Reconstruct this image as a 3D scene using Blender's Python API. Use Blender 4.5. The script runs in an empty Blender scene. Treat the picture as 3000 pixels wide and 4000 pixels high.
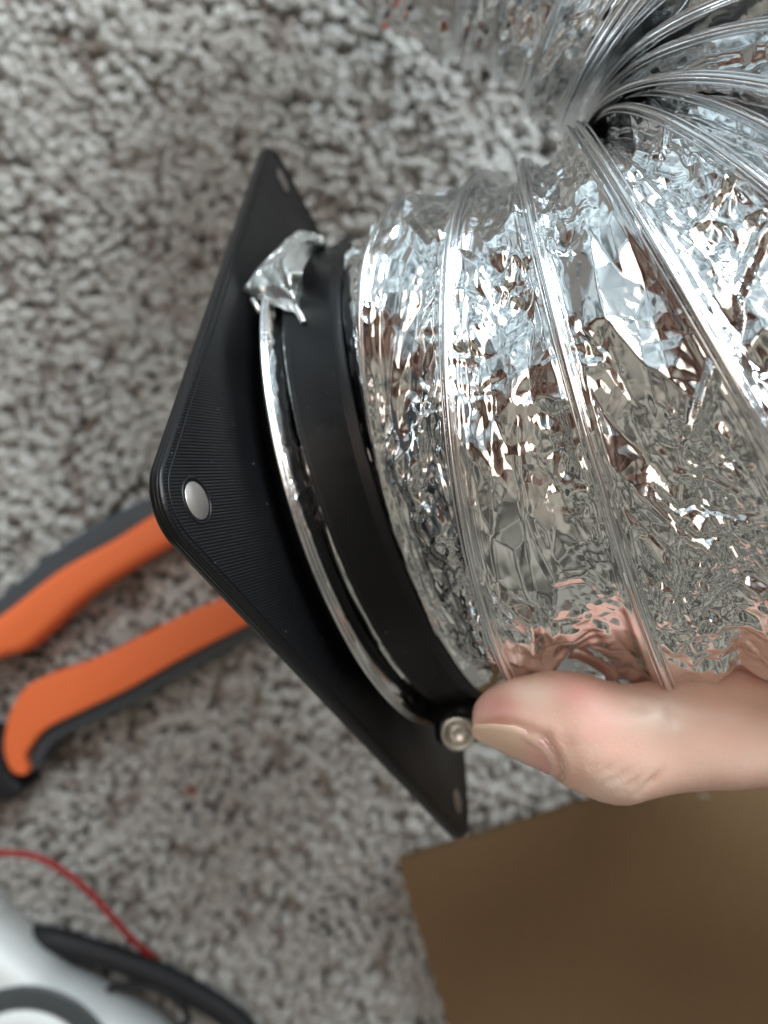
import bpy, bmesh, math, random
import numpy as np
from mathutils import Vector, Matrix, Quaternion
random.seed(7); rng = np.random.default_rng(11)
sc = bpy.context.scene; COL = sc.collection
R = math.radians
H = 29.0                      # camera height above the carpet pile, cm
FP = 3000.0                   # focal length in photo pixels (3000 x 4000 frame)

# ------------------------------------------------------------------ camera
cam = bpy.data.cameras.new('camera'); co = bpy.data.objects.new('camera', cam); COL.objects.link(co)
co.location = (0, 0, H / 100); co.rotation_euler = (0, 0, 0)
cam.sensor_fit = 'VERTICAL'; cam.sensor_height = 9.6; cam.sensor_width = 7.2
cam.lens = 9.6 * FP / 4000.0
cam.clip_start = 0.005; cam.clip_end = 50
cam.dof.use_dof = True; cam.dof.focus_distance = 0.102
cam.dof.aperture_fstop = (cam.lens / 1000.0) / 0.0020
sc.camera = co
sc.cycles.max_bounces = 16; sc.cycles.glossy_bounces = 12; sc.cycles.diffuse_bounces = 4

# ------------------------------------------------------------------ light
w = bpy.data.worlds.new('World'); sc.world = w; w.use_nodes = True
nt = w.node_tree; nt.nodes.clear()
wo = nt.nodes.new('ShaderNodeOutputWorld'); bg = nt.nodes.new('ShaderNodeBackground')
tc = nt.nodes.new('ShaderNodeTexCoord'); sx = nt.nodes.new('ShaderNodeSeparateXYZ')
nt.links.new(tc.outputs['Generated'], sx.inputs[0])
ry = nt.nodes.new('ShaderNodeValToRGB')          # the room: dim warm side to grey-green side to cool window side
mr = nt.nodes.new('ShaderNodeMapRange'); mr.inputs[1].default_value = -1; mr.inputs[2].default_value = 1
nt.links.new(sx.outputs['Y'], mr.inputs[0]); nt.links.new(mr.outputs[0], ry.inputs[0])
cr = ry.color_ramp
cr.elements[0].position = 0.0; cr.elements[0].color = (.16, .155, .135, 1)
cr.elements[1].position = 1.0; cr.elements[1].color = (.50, .60, .65, 1)
for p_, c_ in ((.30, (.215, .205, .175, 1)), (.45, (.19, .165, .135, 1)), (.50, (.085, .050, .038, 1)), (.62, (.12, .075, .058, 1)), (.69, (.25, .275, .285, 1)), (.80, (.40, .47, .50, 1))):
    e = cr.elements.new(p_); e.color = c_
nw = nt.nodes.new('ShaderNodeTexNoise'); nw.inputs['Scale'].default_value = 3.6; nw.inputs['Detail'].default_value = 3; nw.inputs['Distortion'].default_value = .6
nt.links.new(tc.outputs['Generated'], nw.inputs['Vector'])
mw = nt.nodes.new('ShaderNodeMapRange'); mw.inputs[1].default_value = .38; mw.inputs[2].default_value = .62; mw.inputs[3].default_value = .30; mw.inputs[4].default_value = 1.75
nt.links.new(nw.outputs[0], mw.inputs[0])
mm = nt.nodes.new('ShaderNodeMix'); mm.data_type = 'RGBA'; mm.blend_type = 'MULTIPLY'; mm.inputs[0].default_value = 1
nt.links.new(ry.outputs[0], mm.inputs[6]); nt.links.new(mw.outputs[0], mm.inputs[7]); nt.links.new(mm.outputs[2], bg.inputs[0]); bg.inputs[1].default_value = 1.0
nt.links.new(bg.outputs[0], wo.inputs[0])

def area(name, loc, target, sx_, sy_, power, color):
    l = bpy.data.lights.new(name, 'AREA'); l.shape = 'RECTANGLE'; l.size = sx_; l.size_y = sy_
    l.energy = power; l.color = color
    o = bpy.data.objects.new(name, l); COL.objects.link(o); o.location = loc
    d = Vector(target) - Vector(loc); o.rotation_euler = d.to_track_quat('-Z', 'Y').to_euler()
    return o
area('window_light', (0.55, 1.55, 1.05), (0, 0, .1), .62, .95, 27, (.88, .96, 1.0))
area('window_light', (1.30, 1.10, 1.15), (0, 0, .1), .55, .95, 23, (.86, .95, 1.0))
area('room_fill_light', (-.35, .40, 1.50), (0, 0, .1), .95, .75, 3.6, (1.0, .86, .74))  # added warm fill lamp, unseen, lifts the thumb and the foil reflections
sc.view_settings.view_transform = 'Standard'; sc.view_settings.look = 'None'
sc.view_settings.exposure = 0.38; sc.view_settings.gamma = 1.0

# ------------------------------------------------------------------ helpers
def W(p):                                  # camera-frame centimetres -> world metres
    p = np.asarray(p, float)
    return (p + np.array([0, 0, H])) / 100.0
def px(x, y, d):                           # photo pixel + depth (cm) -> camera-frame cm
    return np.array([(x - 1500) / FP * d, (2000 - y) / FP * d, -d])
def V(*a): return np.array(a, float)
def nrm(v): v = np.asarray(v, float); return v / np.linalg.norm(v)
def empty(name, loc, label, cat, group=None):
    o = bpy.data.objects.new(name, None); COL.objects.link(o); o.location = Vector(W(loc))
    o.empty_display_size = .01
    o['label'] = label; o['category'] = cat
    if group: o['group'] = group
    return o
def link(name, me, mat, parent=None, smooth=True):
    """mesh has world coordinates; re-base it on the top-level thing it belongs to"""
    o = bpy.data.objects.new(name, me); COL.objects.link(o)
    if parent is not None:
        t = parent; off = Vector((0, 0, 0))
        while t is not None: off += t.location; t = t.parent
        me.transform(Matrix.Translation(-off)); o.parent = parent
    if mat is not None: me.materials.append(mat)
    if smooth: me.polygons.foreach_set('use_smooth', [True] * len(me.polygons))
    me.update()
    return o
def mesh(verts, faces, name='m'):
    me = bpy.data.meshes.new(name)
    me.from_pydata([tuple(v) for v in W(np.asarray(verts))], [], faces); me.update(); return me
def grid_mesh(P, closed_v=False):          # P: (n, m, 3) camera-frame cm
    n, m, _ = P.shape
    idx = np.arange(n * m).reshape(n, m)
    nxt = np.roll(idx, -1, 1) if closed_v else idx[:, 1:]
    a = idx if closed_v else idx[:, :-1]
    q = np.stack([a[:-1], nxt[:-1], nxt[1:], a[1:]], -1).reshape(-1, 4)
    me = bpy.data.meshes.new('g')
    vs = W(P.reshape(-1, 3)).astype(np.float32)
    me.vertices.add(len(vs)); me.vertices.foreach_set('co', vs.ravel())
    me.loops.add(q.size); me.loops.foreach_set('vertex_index', q.ravel().astype(np.int32))
    me.polygons.add(len(q)); me.polygons.foreach_set('loop_start', np.arange(0, q.size, 4, dtype=np.int32))
    me.update(calc_edges=True); me.validate(); return me
def tube_pts(path, rad, sides=12, ref=(0, 0, 1)):
    path = np.asarray(path, float); n = len(path)
    rad = np.ones(n) * rad if np.isscalar(rad) else np.asarray(rad)
    T = np.gradient(path, axis=0); T /= np.linalg.norm(T, axis=1)[:, None]
    out = np.zeros((n, sides, 3)); ref = nrm(ref); e = ref
    for i in range(n):
        e = e - T[i] * (e @ T[i]); e = nrm(e); f = np.cross(T[i], e)
        a = np.linspace(0, 2 * np.pi, sides, endpoint=False)
        out[i] = path[i] + rad[i] * (np.cos(a)[:, None] * e + np.sin(a)[:, None] * f)
    return out
def tube(path, rad, sides=12, caps=True):
    P = tube_pts(path, rad, sides); me = grid_mesh(P, True)
    if caps:
        bm = bmesh.new(); bm.from_mesh(me); bm.verts.ensure_lookup_table(); n, m = P.shape[:2]
        bm.faces.new([bm.verts[i] for i in range(m)][::-1]); bm.faces.new([bm.verts[(n - 1) * m + i] for i in range(m)])
        bmesh.ops.recalc_face_normals(bm, faces=bm.faces); bm.to_mesh(me); bm.free()
    return me
def catmull(pts, k=8, closed=False):
    p = np.asarray(pts, float); n = len(p); out = []
    rngi = range(n) if closed else range(n - 1)
    for i in rngi:
        if closed: a, b, c, d = p[(i - 1) % n], p[i], p[(i + 1) % n], p[(i + 2) % n]
        else: a, b, c, d = p[max(i - 1, 0)], p[i], p[i + 1], p[min(i + 2, n - 1)]
        for t in np.linspace(0, 1, k, endpoint=False):
            out.append(.5 * ((2 * b) + (-a + c) * t + (2 * a - 5 * b + 4 * c - d) * t * t + (-a + 3 * b - 3 * c + d) * t ** 3))
    if not closed: out.append(p[-1])
    return np.array(out)
def lathe(profile, c, axis, sides=96, closed_profile=True, ref=(0, 0, 1)):
    """profile: list of (h, r) around axis at c"""
    axis = nrm(axis); ref = (0, 1, 0) if abs(axis[2]) > .95 else ref; e = nrm(np.cross(axis, ref)); f = np.cross(axis, e)
    a = np.linspace(0, 2 * np.pi, sides, endpoint=False)
    prof = list(profile) + ([profile[0]] if closed_profile else [])
    P = np.array([[np.asarray(c) + axis * h + r * (math.cos(t) * e + math.sin(t) * f) for t in a] for h, r in prof])
    return grid_mesh(P, True)
def slab(outline, d_top, d_bot, bevel=.25, seg=3):
    """closed outline in camera-frame xy (at the given top depth), extruded from depth d_bot up to d_top"""
    bm = bmesh.new()
    top = [bm.verts.new(Vector(W((x, y, -d_top)))) for x, y in outline]
    bot = [bm.verts.new(Vector(W((x, y, -d_bot)))) for x, y in outline]
    n = len(top); ft = bm.faces.new(top); bm.faces.new(bot[::-1])
    for i in range(n): bm.faces.new((bot[i], bot[(i + 1) % n], top[(i + 1) % n], top[i]))
    bmesh.ops.recalc_face_normals(bm, faces=bm.faces)
    es = [e for e in ft.edges]
    bmesh.ops.bevel(bm, geom=es, offset=bevel / 100, segments=seg, profile=.5, affect='EDGES', clamp_overlap=True)
    me = bpy.data.meshes.new('s'); bm.to_mesh(me); bm.free(); return me

# value / facet noise in numpy
def _h(i, j, seed):
    n = (i.astype(np.int64) * 374761393 + j.astype(np.int64) * 668265263 + seed * 974634777) & 0xffffffff
    n = ((n ^ (n >> 13)) * 1274126177) & 0xffffffff
    n = n ^ (n >> 16)
    return (n & 0xffffff) / float(0xffffff) * 2 - 1
def vnoise(u, v, seed=0):
    i, j = np.floor(u), np.floor(v); a, b = u - i, v - j
    a = a * a * (3 - 2 * a); b = b * b * (3 - 2 * b); i = i.astype(int); j = j.astype(int)
    return (_h(i, j, seed) * (1 - a) * (1 - b) + _h(i + 1, j, seed) * a * (1 - b) + _h(i, j + 1, seed) * (1 - a) * b + _h(i + 1, j + 1, seed) * a * b)
def facet(u, v, seed=0, warp=.45):         # piecewise linear crumple on a warped triangle lattice
    if warp > 0:                            # the warp is itself piecewise linear, so creases stay straight
        u2 = u + warp * 1.3 * facet(u * .55 + 7, v * .55, seed + 50, 0); v2 = v + warp * 1.3 * facet(u * .55, v * .55 + 13, seed + 51, 0)
    else: u2, v2 = u, v
    s = (u2 + v2) * .3660254; i, j = np.floor(u2 + s), np.floor(v2 + s)
    x, y = (u2 + s) - i, (v2 + s) - j; i = i.astype(int); j = j.astype(int)
    up = x > y
    h0 = _h(i, j, seed); h2 = _h(i + 1, j + 1, seed)
    h1 = np.where(up, _h(i + 1, j, seed), _h(i, j + 1, seed))
    big = np.maximum(x, y); sm = np.minimum(x, y)
    return h0 * (1 - big) + h1 * (big - sm) + h2 * sm

# ------------------------------------------------------------------ materials
def mat(name, color, rough=.5, metal=0., **kw):
    m = bpy.data.materials.new(name); m.use_nodes = True; b = m.node_tree.nodes['Principled BSDF']
    b.inputs['Base Color'].default_value = (*color, 1); b.inputs['Roughness'].default_value = rough
    b.inputs['Metallic'].default_value = metal
    for k, v in kw.items(): b.inputs[k.replace('_', ' ')].default_value = v
    return m
def nodes(m): return m.node_tree.nodes, m.node_tree.links, m.node_tree.nodes['Principled BSDF']
def add_noise(m, scale, detail=3, c1=None, c2=None, bump=0, dist=.0002, rough=None, coord='Object'):
    N, L, b = nodes(m)
    t = N.new('ShaderNodeTexCoord'); n = N.new('ShaderNodeTexNoise'); n.inputs['Scale'].default_value = scale; n.inputs['Detail'].default_value = detail
    L.new(t.outputs[coord], n.inputs['Vector'])
    if c1 is not None:
        r = N.new('ShaderNodeValToRGB'); r.color_ramp.elements[0].position = .35; r.color_ramp.elements[1].position = .65
        r.color_ramp.elements[0].color = (*c1, 1); r.color_ramp.elements[1].color = (*c2, 1)
        L.new(n.outputs[0], r.inputs[0]); L.new(r.outputs[0], b.inputs['Base Color'])
    if rough is not None:
        q = N.new('ShaderNodeMapRange'); q.inputs[3].default_value = rough[0]; q.inputs[4].default_value = rough[1]
        L.new(n.outputs[0], q.inputs[0]); L.new(q.outputs[0], b.inputs['Roughness'])
    if bump:
        bp = N.new('ShaderNodeBump'); bp.inputs['Strength'].default_value = bump; bp.inputs['Distance'].default_value = dist
        old = b.inputs['Normal'].links
        if old: L.new(old[0].from_socket, bp.inputs['Normal'])
        L.new(n.outputs[0], bp.inputs['Height']); L.new(bp.outputs[0], b.inputs['Normal'])
    return n

M_foil = mat('aluminium_foil', (.84, .855, .86), .10, 1.0)
N_, L_, B_ = nodes(M_foil)
tcn = N_.new('ShaderNodeTexCoord')
vor = N_.new('ShaderNodeTexVoronoi'); vor.feature = 'F1'; vor.inputs['Scale'].default_value = 420
nz = N_.new('ShaderNodeTexNoise'); nz.inputs['Scale'].default_value = 160; nz.inputs['Detail'].default_value = 2
mixv = N_.new('ShaderNodeVectorMath'); mixv.operation = 'MULTIPLY_ADD'; mixv.inputs[1].default_value = (.004,) * 3
L_.new(tcn.outputs['Object'], nz.inputs['Vector']); L_.new(nz.outputs['Color'], mixv.inputs[0]); L_.new(tcn.outputs['Object'], mixv.inputs[2])
L_.new(mixv.outputs[0], vor.inputs['Vector'])
b1 = N_.new('ShaderNodeBump'); b1.inputs['Strength'].default_value = .55; b1.inputs['Distance'].default_value = .0005
L_.new(vor.outputs['Distance'], b1.inputs['Height'])
msk = N_.new('ShaderNodeTexNoise'); msk.inputs['Scale'].default_value = 70; msk.inputs['Detail'].default_value = 1
L_.new(tcn.outputs['Object'], msk.inputs['Vector'])
mk = N_.new('ShaderNodeMapRange'); mk.inputs[1].default_value = .47; mk.inputs[2].default_value = .60; mk.inputs[3].default_value = .02; mk.inputs[4].default_value = .45
L_.new(msk.outputs[0], mk.inputs[0]); L_.new(mk.outputs[0], b1.inputs['Strength'])
L_.new(b1.outputs[0], B_.inputs['Normal'])
M_wire = mat('film_over_wire', (.84, .85, .86), .17, 1.0); add_noise(M_wire, 260, 3, bump=.5, dist=.0003)
M_tape = mat('foil_tape', (.78, .80, .78), .40, 1.0); add_noise(M_tape, 500, 3, bump=.3, dist=.0002)

def printed_plastic(name, rough=.32, spec=.5):
    m = mat(name, (.007, .007, .008), rough); m.node_tree.nodes['Principled BSDF'].inputs['Specular IOR Level'].default_value = .27; return m
M_plate = printed_plastic('black_printed_plastic_raster', .34)
M_band = printed_plastic('black_printed_plastic_rings', .30); M_band.node_tree.nodes['Principled BSDF'].inputs['Specular IOR Level'].default_value = .42
M_collar = printed_plastic('black_printed_plastic', .4)

for m_p in (M_plate, M_band, M_collar):
    N_, L_, B_ = nodes(m_p); tcp = N_.new('ShaderNodeTexCoord'); np_ = N_.new('ShaderNodeTexNoise'); np_.inputs['Scale'].default_value = 55; np_.inputs['Detail'].default_value = 6
    L_.new(tcp.outputs['Object'], np_.inputs['Vector']); mq = N_.new('ShaderNodeMapRange'); mq.inputs[1].default_value = .3; mq.inputs[2].default_value = .7; mq.inputs[3].default_value = .26; mq.inputs[4].default_value = .46
    L_.new(np_.outputs[0], mq.inputs[0]); L_.new(mq.outputs[0], B_.inputs['Roughness'])
    vd = N_.new('ShaderNodeTexVoronoi'); vd.inputs['Scale'].default_value = 330; L_.new(tcp.outputs['Object'], vd.inputs['Vector'])
    ls = N_.new('ShaderNodeMath'); ls.operation = 'LESS_THAN'; ls.inputs[1].default_value = .05; L_.new(vd.outputs['Distance'], ls.inputs[0])
    md = N_.new('ShaderNodeMix'); md.data_type = 'RGBA'; md.inputs[6].default_value = (.007, .007, .008, 1); md.inputs[7].default_value = (.16, .16, .16, 1)
    L_.new(ls.outputs[0], md.inputs[0]); L_.new(md.outputs[2], B_.inputs['Base Color'])
M_magnet = mat('nickel_magnet', (.34, .31, .29), .42, .7); add_noise(M_magnet, 900, 3, bump=.25, dist=.0001)
M_screw = mat('zinc_screw', (.66, .65, .61), .33, 1.0); add_noise(M_screw, 600, 2, bump=.15, dist=.0001)
M_strand = mat('stringing_plastic', (.35, .36, .38), .4)

M_skin = mat('skin', (.70, .44, .34), .46, 0, Subsurface_Weight=.28, Subsurface_Scale=.006)
nodes(M_skin)[2].inputs['Subsurface Radius'].default_value = (1.0, .35, .2)
M_nail = mat('thumb_nail', (.60, .38, .30), .22, 0, Subsurface_Weight=.3, Subsurface_Scale=.003)

M_orange = mat('orange_grip', (.88, .175, .05), .5); add_noise(M_orange, 60, 2, rough=(.42, .6))
M_grey = mat('grey_grip', (.055, .066, .078), .55)
M_steel = mat('plier_steel', (.25, .25, .26), .4, 1.0)
M_red = mat('red_insulation', (.30, .014, .012), .6)
M_black = mat('black_rubber', (.006, .006, .008), .62)
M_white = mat('white_plastic', (.82, .85, .84), .38)
M_ring = mat('grey_ring', (.075, .085, .09), .35)
M_card = mat('cardboard', (.19, .115, .058), .85)
add_noise(M_card, 900, 4, (.135, .080, .035), (.175, .106, .049), bump=.4, dist=.0003)
N_, L_, B_ = nodes(M_card)
g_ = N_.new('ShaderNodeTexCoord'); mp_ = N_.new('ShaderNodeMapping'); mp_.inputs['Rotation'].default_value = (0, 0, R(18)); wv = N_.new('ShaderNodeTexWave'); wv.inputs['Scale'].default_value = 42; wv.inputs['Distortion'].default_value = .6
L_.new(g_.outputs['Object'], mp_.inputs[0]); L_.new(mp_.outputs[0], wv.inputs[0])
bw = N_.new('ShaderNodeBump'); bw.inputs['Strength'].default_value = .25; bw.inputs['Distance'].default_value = .0004; L_.new(wv.outputs[0], bw.inputs['Height'])
L_.new(B_.inputs['Normal'].links[0].from_socket, bw.inputs['Normal']); L_.new(bw.outputs[0], B_.inputs['Normal'])
M_cardedge = mat('cardboard_edge', (.10, .06, .03), .9)

# carpet
M_carpet = mat('carpet_backing', (.2, .18, .16), .95); add_noise(M_carpet, 300, 3, (.13, .115, .10), (.25, .23, .21))
M_tuft = mat('carpet_yarn', (.35, .33, .3), .95, 0)
N_, L_, B_ = nodes(M_tuft)
at = N_.new('ShaderNodeAttribute'); at.attribute_name = 'yarn_colour'
n2 = N_.new('ShaderNodeTexNoise'); n2.inputs['Scale'].default_value = 900; n2.inputs['Detail'].default_value = 2
t2 = N_.new('ShaderNodeTexCoord'); L_.new(t2.outputs['Object'], n2.inputs['Vector'])
mx = N_.new('ShaderNodeMix'); mx.data_type = 'RGBA'; mx.blend_type = 'MULTIPLY'; mx.inputs[0].default_value = 1
mp = N_.new('ShaderNodeMapRange'); mp.inputs[3].default_value = .8; mp.inputs[4].default_value = 1.2
L_.new(n2.outputs[0], mp.inputs[0]); L_.new(at.outputs['Color'], mx.inputs[6]); L_.new(mp.outputs[0], mx.inputs[7]); L_.new(mx.outputs[2], B_.inputs['Base Color'])
B_.inputs['Sheen Weight'].default_value = .25

# ------------------------------------------------------------------ setting: carpet
PILE = .72
def carpet():
    g = mesh([(-60, -60, -H - PILE), (60, -60, -H - PILE), (60, 60, -H - PILE), (-60, 60, -H - PILE)], [(0, 1, 2, 3)])
    o = link('carpet', g, M_carpet, None, False); o['kind'] = 'structure'
    pitch = .315; nx, ny = int(42 / pitch), int(54 / pitch / 1.04)
    X, Y = np.meshgrid((np.arange(nx) - nx / 2) * pitch, (np.arange(ny) - ny / 2) * pitch * 1.04, indexing='ij')
    X = X + (np.arange(ny) % 2)[None] * pitch / 2 + rng.normal(0, .065, X.shape); Y = Y + rng.normal(0, .065, Y.shape)
    x, y = X.ravel(), Y.ravel(); T = len(x)
    side = np.where(vnoise(x * .55 + 3, y * .55, 5) + rng.normal(0, .25, T) > -.1, -1., 1.)
    ly = side * (.20 + .10 * vnoise(x * .8 + 9, y * .8, 2) + rng.normal(0, .07, T)); lx = .16 * vnoise(x * .45, y * .45, 1) + rng.normal(0, .09, T)
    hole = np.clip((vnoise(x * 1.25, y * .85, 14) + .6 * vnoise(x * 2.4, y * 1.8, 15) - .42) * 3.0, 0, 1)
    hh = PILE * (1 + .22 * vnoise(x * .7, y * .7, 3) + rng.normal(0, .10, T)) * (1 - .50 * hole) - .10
    rr = .186 * (1 + rng.normal(0, .16, T)); ph = rng.uniform(0, 6.28, T); tw = rng.uniform(2, 6, T)
    S = 6; ts = np.array([0, .45, .80, .95]); prof = np.array([.8, 1.05, 1.08, .6])
    a = np.arange(S) / S * 2 * np.pi
    P = np.zeros((T, len(ts), S, 3))
    for k, (t, pr) in enumerate(zip(ts, prof)):
        ang = a[None] + 0 * ph[:, None]
        lobe = .80 + .36 * np.abs(np.cos(ang + ph[:, None] + tw[:, None] * t))
        r = rr[:, None] * pr * lobe * (1 + rng.normal(0, .07, (T, S)))
        P[:, k, :, 0] = x[:, None] + lx[:, None] * t ** 1.5 + r * np.cos(ang)
        P[:, k, :, 1] = y[:, None] + ly[:, None] * t ** 1.5 + r * np.sin(ang)
        P[:, k, :, 2] = hh[:, None] * t + rng.normal(0, .012, (T, S))
    tip = np.stack([x + lx, y + ly, hh * 1.03], -1)
    vs = np.concatenate([P.reshape(T, -1, 3), tip[:, None]], 1); nv = vs.shape[1]
    fl = []
    for k in range(len(ts) - 1):
        for s in range(S):
            s2 = (s + 1) % S; q = (k * S + s, k * S + s2, (k + 1) * S + s2, (k + 1) * S + s)
            fl.append((q[0], q[1], q[2])); fl.append((q[0], q[2], q[3]))
    for s in range(S): fl.append(((len(ts) - 1) * S + s, (len(ts) - 1) * S + (s + 1) % S, nv - 1))
    fl = np.array(fl); F = (np.arange(T)[:, None, None] * nv + fl[None]).reshape(-1, 3)
    vs[..., 2] += -H - PILE
    me = bpy.data.meshes.new('tufts'); vv = W(vs.reshape(-1, 3)).astype(np.float32)
    me.vertices.add(len(vv)); me.vertices.foreach_set('co', vv.ravel())
    me.loops.add(F.size); me.loops.foreach_set('vertex_index', F.ravel().astype(np.int32))
    me.polygons.add(len(F)); me.polygons.foreach_set('loop_start', np.arange(0, F.size, 3, dtype=np.int32))
    me.update(calc_edges=True)
    k = np.clip(.5 + .5 * vnoise(x * .5, y * .5, 8) + rng.normal(0, .32, T), 0, 1)[:, None]
    c = np.array([.51, .508, .485]) * k + np.array([.395, .375, .35]) * (1 - k)
    ca = np.ones((T, nv, 4)); ca[..., :3] = c[:, None]
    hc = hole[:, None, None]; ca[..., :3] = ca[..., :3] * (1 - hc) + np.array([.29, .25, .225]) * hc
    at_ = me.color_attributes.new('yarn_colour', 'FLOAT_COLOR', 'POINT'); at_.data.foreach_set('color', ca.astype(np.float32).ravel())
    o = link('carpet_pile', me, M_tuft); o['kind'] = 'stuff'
    o['label'] = 'light grey twisted carpet pile'
carpet()

# ------------------------------------------------------------------ flange
A = V(-2.3537, 7.7167, -17.8766); B = V(-2.5771, .1589, -10.5910); C = V(1.6743, -6.5691, -17.4401)
n = nrm(np.cross(C - B, A - B)); O = (A + C) / 2; D = A + C - B
ex = nrm(A - B); ey = nrm(C - B); S2 = np.linalg.norm(A - B) / 2
def P3(a, b, h): return O + ex * a + ey * b + n * h          # plate frame

def bump_lines(m, direction, period, strength, dist, org=O, extra=None):
    """fine printed lines: wave along a direction, in the thing's object space"""
    N, L, b = nodes(m)
    g = N.new('ShaderNodeNewGeometry'); dp = N.new('ShaderNodeVectorMath'); dp.operation = 'DOT_PRODUCT'
    sub = N.new('ShaderNodeVectorMath'); sub.operation = 'SUBTRACT'; sub.inputs[1].default_value = tuple(W(org))
    L.new(g.outputs['Position'], sub.inputs[0]); L.new(sub.outputs[0], dp.inputs[0]); dp.inputs[1].default_value = tuple(nrm(direction))
    nz = N.new('ShaderNodeTexNoise'); nz.inputs['Scale'].default_value = 40; L.new(g.outputs['Position'], nz.inputs['Vector'])
    m1 = N.new('ShaderNodeMath'); m1.operation = 'MULTIPLY'; m1.inputs[1].default_value = 2 * math.pi / (period / 100)
    L.new(dp.outputs['Value'], m1.inputs[0])
    ad = N.new('ShaderNodeMath'); ad.operation = 'MULTIPLY_ADD'; ad.inputs[1].default_value = 1.2; L.new(nz.outputs[0], ad.inputs[0]); L.new(m1.outputs[0], ad.inputs[2])
    s = N.new('ShaderNodeMath'); s.operation = 'SINE'; L.new(ad.outputs[0], s.inputs[0])
    sb = N.new('ShaderNodeMath'); sb.operation = 'ABSOLUTE'; L.new(s.outputs[0], sb.inputs[0])
    bp = N.new('ShaderNodeBump'); bp.inputs['Strength'].default_value = strength; bp.inputs['Distance'].default_value = dist
    L.new(sb.outputs[0], bp.inputs['Height']); L.new(bp.outputs[0], b.inputs['Normal'])
bump_lines(M_plate, ex - ey, .095, .75, .00012)
bump_lines(M_band, n, .05, .5, .00006)
M_side = printed_plastic('black_printed_plastic_layers', .30); bump_lines(M_side, n, .12, .8, .00012)

fl = empty('duct_flange', (O[0], O[1], O[2]), 'black printed square flange plate with rounded corners and disc magnets', 'flange')
def rounded_square(hs, r, seg=14):
    pts = []
    for cx, cy, a0 in ((hs, hs, 0), (-hs, hs, 90), (-hs, -hs, 180), (hs, -hs, 270)):
        for k in range(seg + 1):
            a = R(a0 + 90 * k / seg); pts.append((cx + r * math.cos(a), cy + r * math.sin(a)))
    return pts
RC = .76
def plate():
    outer = rounded_square(S2, RC)
    # plate with a round opening in the middle and magnet pockets, edge slightly bevelled
    bm = bmesh.new()
    N = 112
    out = np.array(outer)
    # resample outline by angle so that it can be bridged with the round opening
    ang = np.arctan2(out[:, 1], out[:, 0]); order = np.argsort(ang); out = out[order]; ang = ang[order]
    extra = np.linspace(-np.pi, np.pi, 80, endpoint=False) + .001
    def on_outline(t):
        best = None; d = np.array([math.cos(t), math.sin(t)])
        for i in range(len(out)):
            p, q = out[i], out[(i + 1) % len(out)]; m = np.array([[d[0], p[0] - q[0]], [d[1], p[1] - q[1]]])
            if abs(np.linalg.det(m)) < 1e-9: continue
            s = np.linalg.solve(m, p)
            if s[0] > 0 and -1e-6 <= s[1] <= 1 + 1e-6 and (best is None or s[0] < best): best = s[0]
        return best * d
    angs = np.sort(np.concatenate([ang, extra])); ol = np.array([on_outline(t) for t in angs])
    def ring(scale_in, h, rad=None):
        if rad is not None: return [P3(rad * math.cos(t), rad * math.sin(t), h) for t in angs]
        return [P3(*(o * (1 - scale_in / np.linalg.norm(o))), h) for o in ol]
    th = .25
    rows = [ring(0, -th, rad=4.55), ring(.05, -th), ring(0, -th + .05), ring(0, -.04), ring(.035, 0), ring(.14, 0), ring(0, 0, rad=4.85), ring(0, .12, rad=4.72), ring(0, 2.15, rad=4.68), ring(0, 2.15, rad=4.5), ring(0, -th, rad=4.55)]
    Pm = np.array(rows)
    return grid_mesh(Pm, True)
pm = plate()
po = link('plate', pm, M_plate, fl); pm.materials.append(M_side); 
m_ = len(pm.polygons) // 10
for i, p in enumerate(pm.polygons):
    row = i // m_
    if row in (0, 1, 2, 3): p.material_index = 1
    p.use_smooth = row in (2,) or row >= 6
# perimeter lines: thin raised beads running round the face near the edge
def bead(inset, r=.022):
    pts = rounded_square(S2, RC - inset, 12)
    P = np.array([P3(a, b, .004) for a, b in pts]); P = np.concatenate([P, P[:1]])
    return tube(P, r, 6, False)
for i, ins in enumerate((.12,)): link('edge_bead', bead(ins, .013), M_collar, fl)
# magnets in the corners: pocket rim + nickel disc
for cc, lab in ((B, None), (A, None), (C, None), (D, None)):
    dd = cc
    mg = lathe([(-.1, .0005), (-.1, .285), (-.012, .285), (.012, .262), (.012, .0005)], dd, n, 48, False)
    link('magnet', mg, M_magnet, fl, False)
    rim = lathe([(-.02, .31), (.014, .315), (.014, .33), (.0, .35), (-.02, .35)], dd, n, 48, True)
    link('magnet_rim', rim, M_collar, fl)
# wisps of stringing on the lower edge
for (x0, y0, pts) in ((985, 2445, [(-25, -45), (5, -25), (-5, 0), (25, 12), (45, 5), (30, -10), (8, -4)]), (1055, 2520, [(-10, -15), (2, 5), (6, 22), (-4, 30), (-8, 15), (8, 4)]), (800, 2240, [(-20, -35), (-4, -10), (2, 8), (-8, 14)])):
    Q = P3(S2 - .0, 0, 0)
    path = catmull([px(x0 + a, y0 + b, 12.4 if x0 > 900 else 11.5) for a, b in pts], 5)
    link('stringing_wisp', tube(path, .010, 5), M_strand, fl)

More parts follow.
